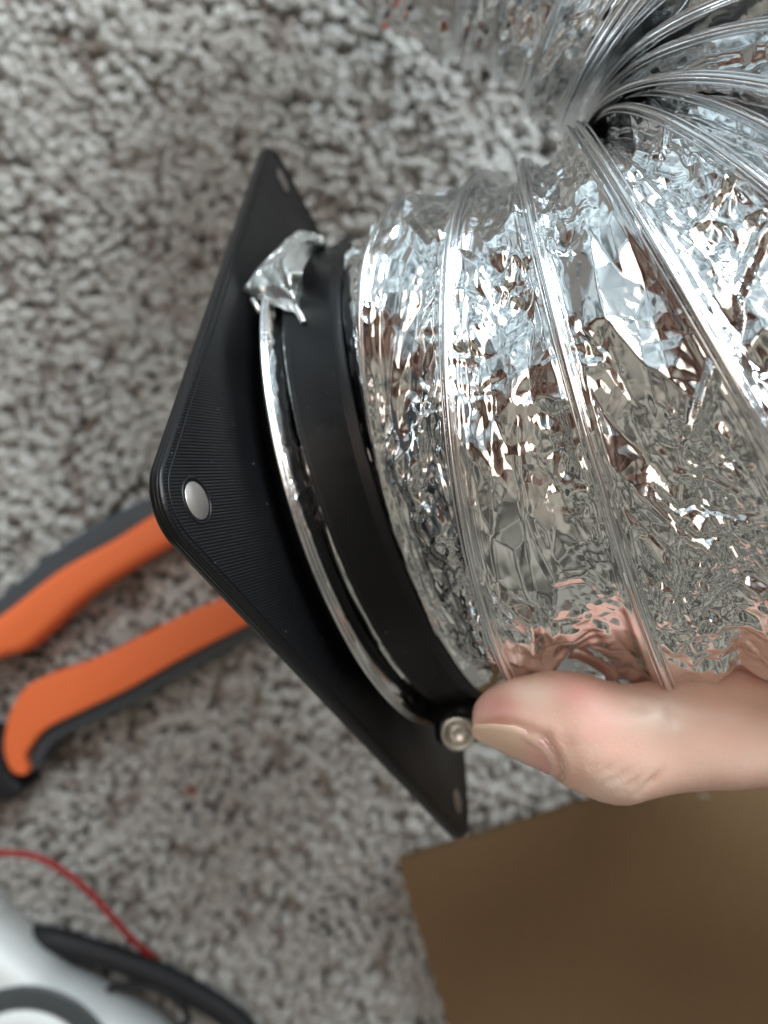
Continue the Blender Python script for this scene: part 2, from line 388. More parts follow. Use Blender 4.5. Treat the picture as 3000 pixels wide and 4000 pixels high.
# ------------------------------------------------------------------ foil duct
duct = empty('foil_duct', (O + n * .5), 'crinkled silver foil ducting hose with wire ribs bending back at the top right', 'duct')
RG = [([1.499, 0.946, -15.859], [0.916, 0.016, 0.401], 5.262), ([3.02, 1.316, -15.338], [0.908, 0.093, 0.409], 5.161),
 ([4.29, 1.453, -14.653], [0.903, 0.26, 0.343], 5.16), ([6.103, 2.038, -13.531], [0.795, 0.454, 0.402], 5.269),
 ([7.009, 2.635, -13.373], [0.745, 0.61, 0.271], 5.22), ([7.072, 2.923, -13.638], [0.75, 0.645, 0.148], 5.17),
 ([7.662, 3.469, -13.074], [0.6, 0.787, 0.144], 5.233), ([8.309, 4.728, -13.037], [0.425, 0.901, 0.086], 5.158),
 ([8.591, 5.558, -12.718], [0.276, 0.959, 0.065], 5.206), ([8.811, 6.987, -12.786], [0.069, 0.998, 0.001], 5.208),
 ([6.728, 10.655, -12.655 ], [ -0.714, 0.700, 0.025 ], 5.15), ([ 5.547, 12.665, -14.350 ], [ -0.849, 0.523, 0.0 ], 5.15),
 ([ 3.186, 15.138, -15.950 ], [ -0.93, 0.32, -0.1 ], 5.15), ([ 1.75, 16.7, -17.5 ], [ -0.6, 0.48, -0.64], 5.1)]
RG = [(V(*c), nrm(t), r) for c, t, r in RG]
def hermite(a, b, k):
    (c0, t0, r0), (c1, t1, r1) = a, b; L = np.linalg.norm(c1 - c0) * 1.05; out = []
    for i in range(1, k + 1):
        t = i / (k + 1)
        h = (2 * t**3 - 3 * t**2 + 1, t**3 - 2 * t**2 + t, -2 * t**3 + 3 * t**2, t**3 - t**2)
        c = h[0] * c0 + h[1] * t0 * L + h[2] * c1 + h[3] * t1 * L
        out.append((c, nrm(t0 * (1 - t) + t1 * t), r0 * (1 - t) + r1 * t))
    return out
rings = RG[:10] + hermite(RG[9], RG[10], 3) + RG[10:12] + hermite(RG[11], RG[12], 1) + RG[12:]
c, t, r = rings[-1]
for tk in ([-.35, .85, -.4], [0, .99, -.1], [.2, .97, 0]):
    c = c + nrm(t + nrm(tk)) * 2.4; t = nrm(tk); rings.append((c, t, 5.1))
def frame(t):
    e1 = nrm(V(0, 0, 1) - t * t[2]); return e1, np.cross(t, e1)
# angular samples: dense on the side that faces the camera
th = np.concatenate([np.linspace(-np.pi, -2.1, 34, endpoint=False), np.linspace(-2.1, 2.1, 740, endpoint=False), np.linspace(2.1, np.pi, 34, endpoint=False)])
def ring_curve(cc, tt, rr, th=th):
    e1, e2 = frame(tt); return cc + rr * (np.cos(th)[:, None] * e1 + np.sin(th)[:, None] * e2), (np.cos(th)[:, None] * e1 + np.sin(th)[:, None] * e2)
def foil():
    K = [ring_curve(O + n * .40, n, 5.36), ring_curve(O + n * .50, n, 5.26), ring_curve(O + n * .66, n, 4.94), ring_curve(O + n * 1.76, n, 4.96)]
    start = len(K)
    for c, t, r in rings: K.append(ring_curve(c, t, r))
    # first wire turn runs in under the clamp band
    p, rad = K[start]; h = (p - O) @ n; h2 = 1.87 + .18 * np.log1p(np.exp(np.clip((h - 1.87) / .18, -30, 30)))
    ax = p - O - h[:, None] * n; rl = np.linalg.norm(ax, axis=1)
    w0 = np.clip((h - 1.7) / 1.1, 0, 1); w0 = w0 * w0 * (3 - 2 * w0)
    p2 = O + h2[:, None] * n + ax / rl[:, None] * (5.13 * (1 - w0) + rl * w0)[:, None]
    K[start] = (p2, rad)
    ncol = [4, 6, 22, 40] + [64, 64, 72, 50, 28, 40, 40, 34, 40, 44] + [30] * 5 + [30, 30, 30, 24, 22, 16, 12, 8]
    rows = []; U0 = 0; info = []
    for i in range(len(K) - 1):
        p0, r0 = K[i]; p1, r1 = K[i + 1]; m = ncol[i]
        gap = np.linalg.norm(p1 - p0, axis=1)
        for j in range(m):
            w_ = j / m; P = p0 * (1 - w_) + p1 * w_; Rd = r0 * (1 - w_) + r1 * w_; Rd /= np.linalg.norm(Rd, axis=1)[:, None]
            U = U0 + w_ * 2.0
            V_ = th * 5.2
            seg = i - start
            if i < 2: amp, sag = .10, 0
            elif i == 2: amp, sag = .35, .02
            elif i == 3: amp, sag = .75, .02
            else: amp, sag = 1., np.clip(.06 + .20 * np.maximum(0, 1.9 - gap), .05, .34)
            env = min(1, min(w_, 1 - w_) / .15) if i >= 3 else 1
            if i == 3: env = min(1, w_ / .05) * min(1, (1 - w_) / .2)
            if i >= start + 10: amp, sag = 1.45, sag + .12
            g = gap / 2.0
            pj_x = 1500 + FP * P[:, 0] / -P[:, 2]; pj_y = 2000 - FP * P[:, 1] / -P[:, 2]
            thumb_side = np.clip((pj_y - 2500) / 130, 0, 1) * np.clip((pj_x - 1850) / 120, 0, 1) * np.clip((3100 - pj_x) / 200, 0, 1) * (i >= start)
            sag = sag + .22 * thumb_side; amp = amp * (1 - .20 * thumb_side)
            uu = U0 * 3.1 + w_ * np.maximum(gap, .7)          # real distance across the strip
            uu = np.broadcast_to(uu, V_.shape)
            # long folds that run with the wires, shallower large facets, and small crumples
            sk = V_ + .5 * uu
            d = .20 * facet(uu / .60 + i * 5.3, sk / 2.4, 3)
            d += .10 * facet(uu / .62 + 3, V_ / 1.3 + i * 1.7, 5)
            patch = np.clip(.10 + 1.5 * vnoise(uu / 1.1 + i * 3, V_ / 1.7, 21), 0, 1)
            patch2 = np.clip(.0 + 1.5 * vnoise(uu / .9 + i * 3.7, V_ / 1.2, 22), 0, 1)
            if i >= start + 10: d += .27 * facet(uu / 1.0 + 2, V_ / 1.0 + i, 77)
            d += patch * .11 * facet(uu / .26, V_ / .42 + i, 6)
            d += patch2 * .055 * facet(uu / .13, V_ / .19, 7)
            f2 = facet(uu / .8 + i, sk / 1.9 + 4, 11); d += .12 * np.maximum(0, 1 - np.abs(f2) * 6) * np.clip(.5 + vnoise(uu, V_ / 3, 31), 0, 1)
            f3 = facet(uu / .5 + i * 2, V_ / .8 + 4, 12); d -= .06 * np.maximum(0, 1 - np.abs(f3) * 6) * patch
            dist0 = w_ * gap; dist1 = (1 - w_) * gap
            tent = 0
            if i > start - 1: tent = tent + .05 * np.exp(-(dist0 / .09) ** 2) + .03 * np.exp(-((dist0 - .19) / .05) ** 2)
            if i >= start - 1 + 0: tent = tent + .05 * np.exp(-(dist1 / .09) ** 2) + .03 * np.exp(-((dist1 - .19) / .05) ** 2)
            if i == 3: tent = tent * 1.0
            if i < 3: tent = 0
            disp = amp * env * d * np.clip(.08 + 1.15 * g, .08, 1.0) - sag * (math.sin(math.pi * w_) ** .8) + tent - (.05 if i > 3 else 0)
            if i == 2: disp = -np.abs(disp) - .015 * min(1, w_ * 5)
            rows.append(P + Rd * np.broadcast_to(disp, V_.shape)[:, None])
        U0 += 2.0
    Pg = np.array(rows)
    # keep the foil out of the clamp band and of the plate
    return grid_mesh(Pg, True)
link('foil_skin', foil(), M_foil, duct, False)
tw = np.linspace(0, 2 * np.pi, 241)
for k, (c, t, r) in enumerate(rings):
    P, rd = ring_curve(c, t, r, tw)
    if k == 0:                       # this turn dives in under the clamp band
        P, rd = ring_curve(c, t, r, np.linspace(0, 4 * np.pi, 481)); hh_ = (P - O) @ n; kp = hh_ > 1.55
        ax = P - O - hh_[:, None] * n; rl = np.linalg.norm(ax, axis=1); w0 = np.clip((hh_ - 1.7) / 1.1, 0, 1); w0 = w0 * w0 * (3 - 2 * w0)
        h2 = 1.87 + .18 * np.log1p(np.exp(np.clip((hh_ - 1.87) / .18, -30, 30)))
        P = O + h2[:, None] * n + ax / rl[:, None] * (5.13 * (1 - w0) + (rl + .02) * w0)[:, None]
        i0 = next(i for i in range(1, 480) if kp[i] and not kp[i - 1]); i1 = next(i for i in range(i0, 480) if not kp[i])
        P, rd = P[i0:i1], rd[i0:i1]
    wob = .012 * vnoise(np.arange(len(P)) * .11, np.full(len(P), k * 3.3), 4)
    P = P + rd * wob[:, None]
    link('wire_turn', tube(P + rd * .02, (.048 if k else .048 * np.clip(np.minimum(np.arange(len(P)), np.arange(len(P))[::-1]) / 24., .02, 1)), 10, k == 0), M_wire, duct)
    if 0 < k < 17:
        e1 = t
        link('film_fold', tube(P + t * .088 - rd * .0, .020, 6, k == 0), M_wire, duct)
        link('film_fold', tube(P - t * .082 - rd * .0, .018, 6, k == 0), M_wire, duct)
P, rd = ring_curve(O + n * .42, n, 5.40, tw)
link('rim_wire', tube(P, .04, 10, False), M_wire, duct)
P, rd = ring_curve(O + n * .49, n, 5.37, tw)
link('rim_wire', tube(P, .028, 8, False), M_wire, duct)

# torn flap of foil folded out over the rim
def flap():
    k = 60
    Lp = catmull([px(1262, 925, 15.6), px(1170, 902, 15.2), px(1079, 978, 14.5), px(1000, 1060, 14.1), px(940, 1150, 13.9)], 24)
    Mp = catmull([px(1262, 950, 15.3), px(1180, 945, 14.6), px(1110, 1015, 13.7), px(1130, 1110, 13.3), px(1155, 1195, 13.3)], 24)
    Rp = catmull([px(1265, 985, 15.6), px(1215, 1000, 15.0), px(1182, 1060, 13.3), px(1178, 1120, 13.9), px(1190, 1185, 13.9)], 24)
    rows = []
    for i in range(len(Lp)):
        row = []
        for j in range(61):
            w_ = j / 60
            p = Lp[i] * (1 - w_ / .68) + Mp[i] * (w_ / .68) if w_ < .68 else Mp[i] * (1 - (w_ - .68) / .32) + Rp[i] * ((w_ - .68) / .32)
            row.append(p)
        rows.append(row)
    P = np.array(rows); ii, jj = np.meshgrid(np.arange(P.shape[0]) / 16., np.arange(61) / 15., indexing='ij')
    d = .07 * facet(ii * .6, jj * .5, 40) + .05 * facet(ii * 1.5, jj * 1.5, 41) + .03 * facet(ii * 3, jj * 3, 42)
    P[..., 2] += d; P[..., 0] += .4 * d
    # ragged end
    endw = np.clip((ii - ii.max() + .8) / .8, 0, 1)
    P[..., 1] += endw * (.16 * facet(jj * .9, jj * 0 + 3, 44) - .05 * np.sin(jj * 2.2)) ; P[..., 2] -= endw ** 2 * .12
    me = grid_mesh(P)
    o = link('foil_flap', me, M_tape, duct, False); o['label'] = 'torn dull flap of foil folded over the rim'
    s = o.modifiers.new('s', 'SOLIDIFY'); s.thickness = .00012
    for pts, r in (([(1150, 1190, 13.4), (1163, 1215, 13.3), (1178, 1240, 13.25), (1186, 1262, 13.2)], .055), ([(985, 1170, 13.8), (1000, 1195, 13.7), (1015, 1222, 13.7)], .05)):
        pth = catmull([px(*q) for q in pts], 4); link('foil_curl', tube(pth, r, 7), M_tape, duct, False)
flap()

# ------------------------------------------------------------------ clamp band
clamp = empty('hose_clamp', O + n * 1.2, 'black printed clamp band around the end of the foil duct, tightened by one socket screw', 'hose clamp')
bprof = [(.64, 4.97), (.64, 5.15), (.68, 5.19), (.72, 5.16)]
bprof += [(.76, 5.17), (1.60, 5.15)] + [(1.62, 5.17), (1.645, 5.14), (1.67, 5.165), (1.695, 5.13), (1.72, 5.15), (1.745, 5.11), (1.77, 5.12), (1.79, 5.06), (1.79, 4.97)]
bm_ = lathe(bprof, O, n, 220)
dn_ = nrm((C - O) * 1.0 + (B - O) * .55); dn_ = nrm(dn_ - n * (dn_ @ n))
bc_ = np.array([v.co[:] for v in bm_.vertices]) * 100 - np.array([0, 0, H]); hb = (bc_ - O) @ n; rb_ = bc_ - O - hb[:, None] * n
bc_ = bc_ + n * ((hb < 1.0) * (.06 + .16 * (rb_ @ dn_) / 5.1))[:, None]
bm_.vertices.foreach_set('co', W(bc_).astype(np.float32).ravel())
bo = link('band', bm_, M_band, clamp)
# find the point on the band circle below the screw
best = None
e1, e2 = frame(n)
for a in np.linspace(0, 2 * np.pi, 1440):
    for rr in np.linspace(5.5, 6.2, 15):
        p = O + n * 1.25 + rr * (math.cos(a) * e1 + math.sin(a) * e2)
        q = (1500 + FP * p[0] / -p[2], 2000 - FP * p[1] / -p[2]); dd = math.hypot(q[0] - 1787, q[1] - 2860) + (50 if p[2] < -17.5 else 0)
        if best is None or dd < best[0]: best = (dd, a, rr, p)
_, aS, rS, pS = best
print('SCREW', best)
rad = math.cos(aS) * e1 + math.sin(aS) * e2; tan = -math.sin(aS) * e1 + math.cos(aS) * e2
if tan[2] < 0: tan = -tan
def box(c, a, b, cc, ha, hb, hc, bev=.08):
    bm = bmesh.new(); vs = []
    for i in (-1, 1):
        for j in (-1, 1):
            for k in (-1, 1): vs.append(bm.verts.new(Vector(W(c + a * ha * i + b * hb * j + cc * hc * k))))
    for f in ((0, 1, 3, 2), (4, 6, 7, 5), (0, 4, 5, 1), (2, 3, 7, 6), (0, 2, 6, 4), (1, 5, 7, 3)): bm.faces.new([vs[i] for i in f])
    bmesh.ops.recalc_face_normals(bm, faces=bm.faces)
    bmesh.ops.bevel(bm, geom=list(bm.edges), offset=bev / 100, segments=2, affect='EDGES')
    me = bpy.data.meshes.new('b'); bm.to_mesh(me); bm.free(); return me

sd = -pS[2] / pS[2] * 0
pS = px(1787, 2860, 14.9)
ax_s = nrm(V(-.10, .03, 1.0))
for off in (-.55, -1.35):
    link('lug', box(pS + ax_s * off - rad * .12 , rad, n, tan, .46, .42, .30), M_collar, clamp)
link('lug_bridge', box(pS - rad * .45 - tan * .75, rad, n, tan, .35, .42, .6), M_collar, clamp)
hd = lathe([(-.22, .0005), (-.22, .345), (.06, .352), (.12, .335), (.155, .29), (.155, .262), (.13, .242), (-.06, .235), (-.065, .12), (-.07, .0005)], pS, ax_s, 48, False)
so = link('socket_screw', hd, M_screw, clamp)
dr = lathe([(-.06, .195), (.05, .185), (.075, .165), (.05, .12), (.04, .0005)], pS + V(.02, -.02, 0), ax_s, 6, False)
link('socket', dr, M_screw, so)
link('screw_shaft', tube([pS - ax_s * .25, pS - ax_s * 2.4], .17, 16), M_screw, so)
link('nut', lathe([(-2.1, .0005), (-2.1, .34), (-1.75, .34), (-1.75, .0005)], pS, ax_s, 6, False), M_screw, clamp, False)

# ------------------------------------------------------------------ hand
person = empty('person', px(2700, 2900, 14.5), 'bare hand pressing its thumb against the duct beside the screw', 'person')
prof = [  # x, top y, bottom y, depth of the centre line
 (1838, 2800, 2836, 12.5), (1842, 2757, 2858, 12.45), (1858, 2730, 2874, 12.4), (1896, 2698, 2896, 12.3), (1974, 2664, 2932, 12.1), (2053, 2640, 2970, 12.0), (2139, 2622, 3008, 11.9),
 (2220, 2617, 3062, 11.8), (2300, 2628, 3104, 11.75), (2380, 2650, 3128, 11.75), (2450, 2668, 3134, 11.75), (2540, 2672, 3114, 11.8), (2650, 2645, 3096, 11.9), (2800, 2615, 3080, 12.1), (3000, 2570, 3070, 12.6), (3250, 2500, 3080, 13.5), (3600, 2430, 3150, 15.0)]
pr = catmull(np.array(prof, float), 6)
def thumb_section(row, phi, extra=0.):
    x, yt, yb, d = row; cy = (yt + yb) / 2; hy = (yb - yt) / 2 / FP * d
    c = px(x, cy, d)
    hz = hy * .86 if x > 2200 else hy * (.80 + .06 * (x - 1838) / 362)
    # superellipse, flatter on the nail side
    cphi, sphi = np.cos(phi), np.sin(phi)
    return c, np.stack([0 * cphi, (hy + extra) * sphi, (hz + extra) * cphi], -1)
phis = np.linspace(0, 2 * np.pi, 64, endpoint=False)
def thumb_grid():
    rows = []
    for row in pr:
        c, off = thumb_section(row, phis); rows.append(c + off)
    return np.array(rows)
def closed_loft(P):                      # grid -> bmesh-ready verts & faces with end fans
    n_, m_, _ = P.shape; vs = list(P.reshape(-1, 3)) + [P[0].mean(0), P[-1].mean(0)]; fs = []
    for i in range(n_ - 1):
        for j in range(m_): fs.append((i * m_ + j, i * m_ + (j + 1) % m_, (i + 1) * m_ + (j + 1) % m_, (i + 1) * m_ + j))
    for j in range(m_):
        fs.append((j, n_ * m_, (j + 1) % m_)); fs.append(((n_ - 1) * m_ + j, (n_ - 1) * m_ + (j + 1) % m_, n_ * m_ + 1))
    return vs, fs
def blob_path(pts, rad, k=8, sides=28, squash=1.0):
    p = catmull(np.c_[np.array(pts, float), rad], k); 
    # rounded ends
    out = []
    for s_ in (1.0, .8, .5):
        pass
    P = tube_pts(p[:, :3], p[:, 3], sides); return P
parts = [thumb_grid()]
# thumb base, palm, wrist, and four fingers curling behind the duct
parts.append(blob_path([(8.6, -3.9, -14.0), (10.2, -4.7, -15.4), (12.5, -5.8, -17.2), (15.5, -6.6, -18.6)], [.9, 1.25, 1.8, 1.9]))
parts.append(blob_path([(19.5, -7.4, -19.6), (17.0, -7.0, -19.2), (15.0, -6.2, -18.8)], [2.4, 2.5, 2.3]))
fing = [((15.6, -4.6, -20.2), (12.4, -3.6, -21.8), (8.9, -2.6, -22.2), (6.4, -1.6, -21.4), (4.9, -.8, -20.6)),
        ((16.0, -5.5, -21.0), (12.8, -4.5, -22.9), (9.2, -3.3, -23.3), (6.6, -2.4, -22.6), (5.2, -1.9, -21.9)),
        ((16.6, -6.6, -21.2), (13.6, -5.9, -23.2), (11.2, -4.9, -24.2), (9.9, -3.9, -24.6), (9.0, -3.2, -24.5)),
        ((17.2, -7.7, -21.0), (14.8, -7.6, -22.8), (13.3, -6.9, -24.0), (12.4, -6.2, -24.6), (11.8, -5.6, -24.8))]
for q, s_ in zip(fing, (1, 1.03, .97, .85)):
    parts.append(blob_path(q, [1.15 * s_, .95 * s_, .82 * s_, .74 * s_, .45 * s_], 8))
parts.append(blob_path([(17.5, -7.0, -19.5), (15.8, -6.2, -20.4), (14.6, -5.6, -20.8)], [2.4, 1.9, 1.3]))
parts.append(blob_path([(18.0, -7.6, -19.8), (16.6, -7.2, -21.0), (15.4, -7.0, -21.6)], [2.3, 1.9, 1.2]))
parts.append(blob_path([(18.5, -7.4, -19.6), (23, -8.6, -20.2), (30, -10.5, -20.6)], [2.7, 2.6, 3.2]))
vs, fs = [], []
for P in parts:
    v_, f_ = closed_loft(P); o_ = len(vs); vs += v_; fs += [tuple(i + o_ for i in f) for f in f_]
tmp = bpy.data.objects.new('tmp_hand', mesh(vs, fs)); COL.objects.link(tmp)
bmh = bmesh.new(); bmh.from_mesh(tmp.data); bmesh.ops.recalc_face_normals(bmh, faces=bmh.faces); bmh.to_mesh(tmp.data); bmh.free()
rm = tmp.modifiers.new('r', 'REMESH'); rm.mode = 'VOXEL'; rm.voxel_size = .0007
sm = tmp.modifiers.new('s', 'SMOOTH'); sm.factor = .5; sm.iterations = 9
dg = bpy.context.evaluated_depsgraph_get(); hm = bpy.data.meshes.new_from_object(tmp.evaluated_get(dg))
bpy.data.objects.remove(tmp)
# fine forms: knuckle folds, soft flesh
cv = np.zeros(len(hm.vertices) * 3, np.float32); hm.vertices.foreach_get('co', cv); cv = cv.reshape(-1, 3)
nv_ = np.zeros(len(hm.vertices) * 3, np.float32); hm.vertices.foreach_get('normal', nv_); nv_ = nv_.reshape(-1, 3)
cc_ = cv * 100 - np.array([0, 0, H]); dpt = -cc_[:, 2]; pxx = 1500 + FP * cc_[:, 0] / dpt; pyy = 2000 - FP * cc_[:, 1] / dpt
dsp = .04 * vnoise(pxx / 160, pyy / 120, 60) + .003 * vnoise(pxx / 14 + pyy / 60, pyy / 45, 64) + .002 * vnoise(pxx / 6, pyy / 9, 65)
for (a0, b0, a1, b1, wd, dep) in ((2330, 3030, 2420, 2975, 7, .022), (2370, 3070, 2480, 2990, 7, .026), (2420, 3105, 2520, 3010, 8, .022), (2500, 3110, 2600, 3000, 14, .03), (2300, 3010, 2350, 2960, 6, .014), (2590, 2760, 2650, 2840, 22, .05), (2460, 2740, 2520, 2800, 18, .03)):
    dx, dy = a1 - a0, b1 - b0; L2 = math.hypot(dx, dy); s_ = ((pxx - a0) * dx + (pyy - b0) * dy) / L2 ** 2; ds = ((pxx - a0) * dy - (pyy - b0) * dx) / L2
    dsp = dsp - 2.2 * dep * np.exp(-(ds / wd) ** 2) * np.clip(1 - np.abs(s_ - .5) * 1.7, 0, 1)
dsp = dsp + .10 * np.exp(-((pxx - 2560) / 90) ** 2 - ((pyy - 2800) / 70) ** 2)          # joint highlight
dsp = dsp - .06 * np.exp(-((pxx - 2650) / 70) ** 2 - ((pyy - 2930) / 120) ** 2)
near_ = (dpt < 16) & (pxx < 3300)
cv = cv + nv_ * (dsp * near_ / 100)[:, None]
hm.vertices.foreach_set('co', cv.astype(np.float32).ravel())
# the fold of skin round the nail
nb_pts = []
for v in np.linspace(-1, 1, 60):
    xe = 2176 - 75 * abs(v) ** 2.6 - 8 * v
    row = np.array([np.interp(xe, pr[:, 0], pr[:, k]) for k in range(4)]); c, off = thumb_section(row, np.array([R(-58) + v * R(56) * .87])); nb_pts.append(c + off[0])
for xq in np.linspace(1860, 2110, 40):
    u = (xq - 1840) / (2105 - 1840); row = np.array([np.interp(xq, pr[:, 0], pr[:, k]) for k in range(4)])
    c, off = thumb_section(row, np.array([R(-58) + 1.04 * R(56) * np.interp(u, [0, .25, .6, 1], [.80, .95, 1.0, .90])])); nb_pts.append(c + off[0])
nb_pts = np.array(nb_pts); dn = np.full(len(cc_), 9.0)
cand = np.where((pxx > 1800) & (pxx < 2300) & (dpt < 15))[0]
for q in nb_pts: dn[cand] = np.minimum(dn[cand], np.linalg.norm(cc_[cand] - q, axis=1))
cv = cv + nv_ * ((-.022 * np.exp(-(dn / .05) ** 2) + .022 * np.exp(-((dn - .14) / .08) ** 2)) / 100)[:, None]
hm.vertices.foreach_set('co', cv.astype(np.float32).ravel())
# skin tint: pinker pad and joint, joint highlight and nail crease shade painted into it
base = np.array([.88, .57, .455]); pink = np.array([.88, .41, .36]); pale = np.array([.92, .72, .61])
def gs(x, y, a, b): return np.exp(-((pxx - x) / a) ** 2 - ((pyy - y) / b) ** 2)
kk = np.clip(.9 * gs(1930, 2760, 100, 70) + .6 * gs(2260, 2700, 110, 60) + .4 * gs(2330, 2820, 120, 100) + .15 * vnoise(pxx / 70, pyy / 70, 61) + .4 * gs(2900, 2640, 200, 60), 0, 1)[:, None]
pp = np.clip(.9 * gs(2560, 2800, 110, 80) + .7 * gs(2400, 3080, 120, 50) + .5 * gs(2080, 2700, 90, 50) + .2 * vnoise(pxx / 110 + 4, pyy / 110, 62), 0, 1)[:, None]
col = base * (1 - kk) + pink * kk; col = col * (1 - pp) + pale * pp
rd_ = (.40 * np.exp(-(dn / .06) ** 2))[:, None]; col = col * (1 - rd_) + np.array([.50, .22, .17]) * rd_
ca = np.ones((len(cv), 4), np.float32); ca[:, :3] = col
hm.color_attributes.new('skin_tint', 'FLOAT_COLOR', 'POINT').data.foreach_set('color', ca.ravel())
hm.materials.clear()
N_, L_, B_ = nodes(M_skin); at = N_.new('ShaderNodeAttribute'); at.attribute_name = 'skin_tint'; L_.new(at.outputs['Color'], B_.inputs['Base Color'])
add_noise(M_skin, 1700, 3, bump=.3, dist=.0002)
add_noise(M_skin, 330, 3, bump=.22, dist=.0003)
hand = link('hand', hm, M_skin, person)
# nail: a curved plate following the thumb's own section
def nail():
    us = np.linspace(0, 1, 40); vs_ = np.linspace(-1, 1, 41)
    P = np.zeros((40, 41, 3)); phc, phw = R(-58), R(56)
    xs = pr[:, 0]
    for i, u in enumerate(us):
        for j, v in enumerate(vs_):
            xe0 = 1838 + 6 * v * v; xe1 = 2168 - 75 * abs(v) ** 2.6 - 8 * v            # free edge, cuticle
            x = xe0 + (xe1 - xe0) * u
            row = np.array([np.interp(x, xs, pr[:, k]) for k in range(4)])
            w_ = phw * min(1, (.45 + 1.0 * u ** .6) if u < .55 else 1.0)
            w_ = phw * np.interp(u, [0, .25, .6, 1], [.80, .95, 1.0, .86])
            ph = phc + v * w_
            lift = .022 - .05 * max(0, u - .93) / .07 * 1.0 - .035 * max(0, abs(v) - .9) / .1
            c, off = thumb_section(row, np.array([ph]), lift)
            P[i, j] = c + off[0]
    return P
Pn = nail(); nm = grid_mesh(Pn)
no = link('thumbnail', nm, M_nail, hand)
sd_ = no.modifiers.new('s', 'SOLIDIFY'); sd_.thickness = .0005; sd_.offset = 0
nt_, nl_, nb_ = nodes(M_nail)
cvn = (Pn[..., 0] / -Pn[..., 2] * FP + 1500).ravel()
ncl = np.array([.62, .37, .27]) * np.ones((len(cvn), 1)); f_ = np.clip((cvn - 2000) / 130, 0, 1)[:, None]
ncl = np.array([.95, .62, .47]) * (1 - f_) + np.array([.96, .47, .43]) * f_
ca = np.ones((len(cvn), 4), np.float32); ca[:, :3] = ncl
nm.color_attributes.new('nail_tint', 'FLOAT_COLOR', 'POINT').data.foreach_set('color', ca.ravel())
at = nt_.new('ShaderNodeAttribute'); at.attribute_name = 'nail_tint'; nl_.new(at.outputs['Color'], nb_.inputs['Base Color'])
# dry pale cuticle line
cut = []
for v in np.linspace(-.5, 1.0, 50):
    xe1 = 2176 - 75 * abs(v) ** 2.6 - 8 * v
    row = np.array([np.interp(xe1, pr[:, 0], pr[:, k]) for k in range(4)])
    c, off = thumb_section(row, np.array([R(-58) + v * R(56) * .88]), .002 + .008 * random.random()); cut.append(c + off[0])
M_cut = mat('cuticle', (.92, .78, .70), .6)
link('cuticle', tube(np.array(cut), .5 * (.022 + .012 * np.random.RandomState(3).rand(len(cut))), 6), M_cut, hand)

# ------------------------------------------------------------------ things on the carpet
def pp2(x, y, d): q = px(x, y, d); return (q[0], q[1])
def outline(pts, d, k=6): return [tuple(q) for q in catmull([pp2(a, b, d) for a, b in pts], k, True)]
pl = empty('pliers', px(1500, 2100, 28.6), 'pliers with orange and dark grey grips lying open on the carpet', 'pliers')
d1 = 27.4
g1u = [(-420, 2700), (-200, 2540), (0, 2400), (217, 2232), (434, 2110), (622, 1995), (900, 1890), (1200, 1830)]
g1l = [(1210, 1960), (930, 2020), (672, 2128), (361, 2315), (181, 2470), (90, 2545), (0, 2574), (-130, 2640), (-330, 2850)]
link('grip', slab(outline(g1u + g1l, d1), d1, 28.7, .45, 5), M_orange, pl)
c1u = [(-430, 2640), (-200, 2460), (0, 2322), (217, 2140), (434, 2008), (615, 1925), (900, 1820), (1220, 1760)]
c1l = [(1230, 1900), (930, 1960), (672, 2060), (361, 2240), (100, 2440), (-150, 2560), (-350, 2740)]
link('grip_cushion', slab(outline(c1u + c1l, d1 + .5), d1 + .5, 28.8, .3, 4), M_grey, pl)
g2 = [(174, 2645), (361, 2578), (578, 2470), (723, 2398), (882, 2330), (1150, 2200), (1180, 2330), (969, 2440), (723, 2566), (506, 2689), (325, 2776), (174, 2852), (112, 2925), (94, 2965), (102, 3022), (70, 3030), (35, 3005), (12, 2928), (27, 2812), (85, 2700)]
link('grip', slab(outline(g2, d1), d1, 28.7, .45, 5), M_orange, pl)
g3 = [(170, 2760), (361, 2660), (578, 2560), (882, 2440), (1150, 2300), (1190, 2390), (990, 2490), (740, 2620), (520, 2748), (335, 2835), (205, 2905), (150, 2990), (112, 3020), (96, 2960)]
link('grip_cushion', slab(outline(g3, d1 + .45), d1 + .45, 28.8, .3, 4), M_grey, pl)
for hp in ([(1150, 1850), (1600, 1830), (1950, 1900), (1960, 2010), (1850, 2050), (1500, 1930), (1150, 1950)], [(1120, 2220), (1500, 2040), (1850, 1850), (1960, 1900), (1960, 2030), (1560, 2170), (1150, 2320)]):
    link('handle_arm', slab(outline(hp, 27.9), 27.9 + (.05 if hp[0][1] < 2000 else 0), 28.5, .1, 2), M_steel, pl)
link('pivot', lathe([(-.6, .0005), (-.6, .6), (.12, .6), (.17, .5), (.17, .0005)], px(1930, 1950, 27.9), (0, 0, 1), 32, False), M_steel, pl)
for s_ in (0, 1):
    jw = [(1900, 1940 - 60 * (1 - s_)), (2150, 1850 + 75 * s_), (2500, 1870 + 30 * s_), (2500, 1885 + 35 * s_), (2150, 1915 + 90 * s_), (1940, 1960 + 60 * s_)]
    link('jaw', slab(outline(jw, 27.9), 27.85, 28.5, .1, 2), M_steel, pl)

bc = empty('black_plug', px(-20, 3050, 28.6), 'black plug poking in at the left edge below the orange grip', 'plug')
link('plug_body', slab(outline([(-150, 2870), (0, 2890), (28, 3010), (84, 3085), (60, 3120), (0, 3138), (-150, 3140)], 27.6), 27.6, 28.9, .25, 3), M_black, bc)
link('plug_cord', tube(catmull([px(-120, 3000, 28.3), px(-400, 3060, 28.4), px(-700, 3300, 28.5)], 10), .3, 12), M_black, bc)

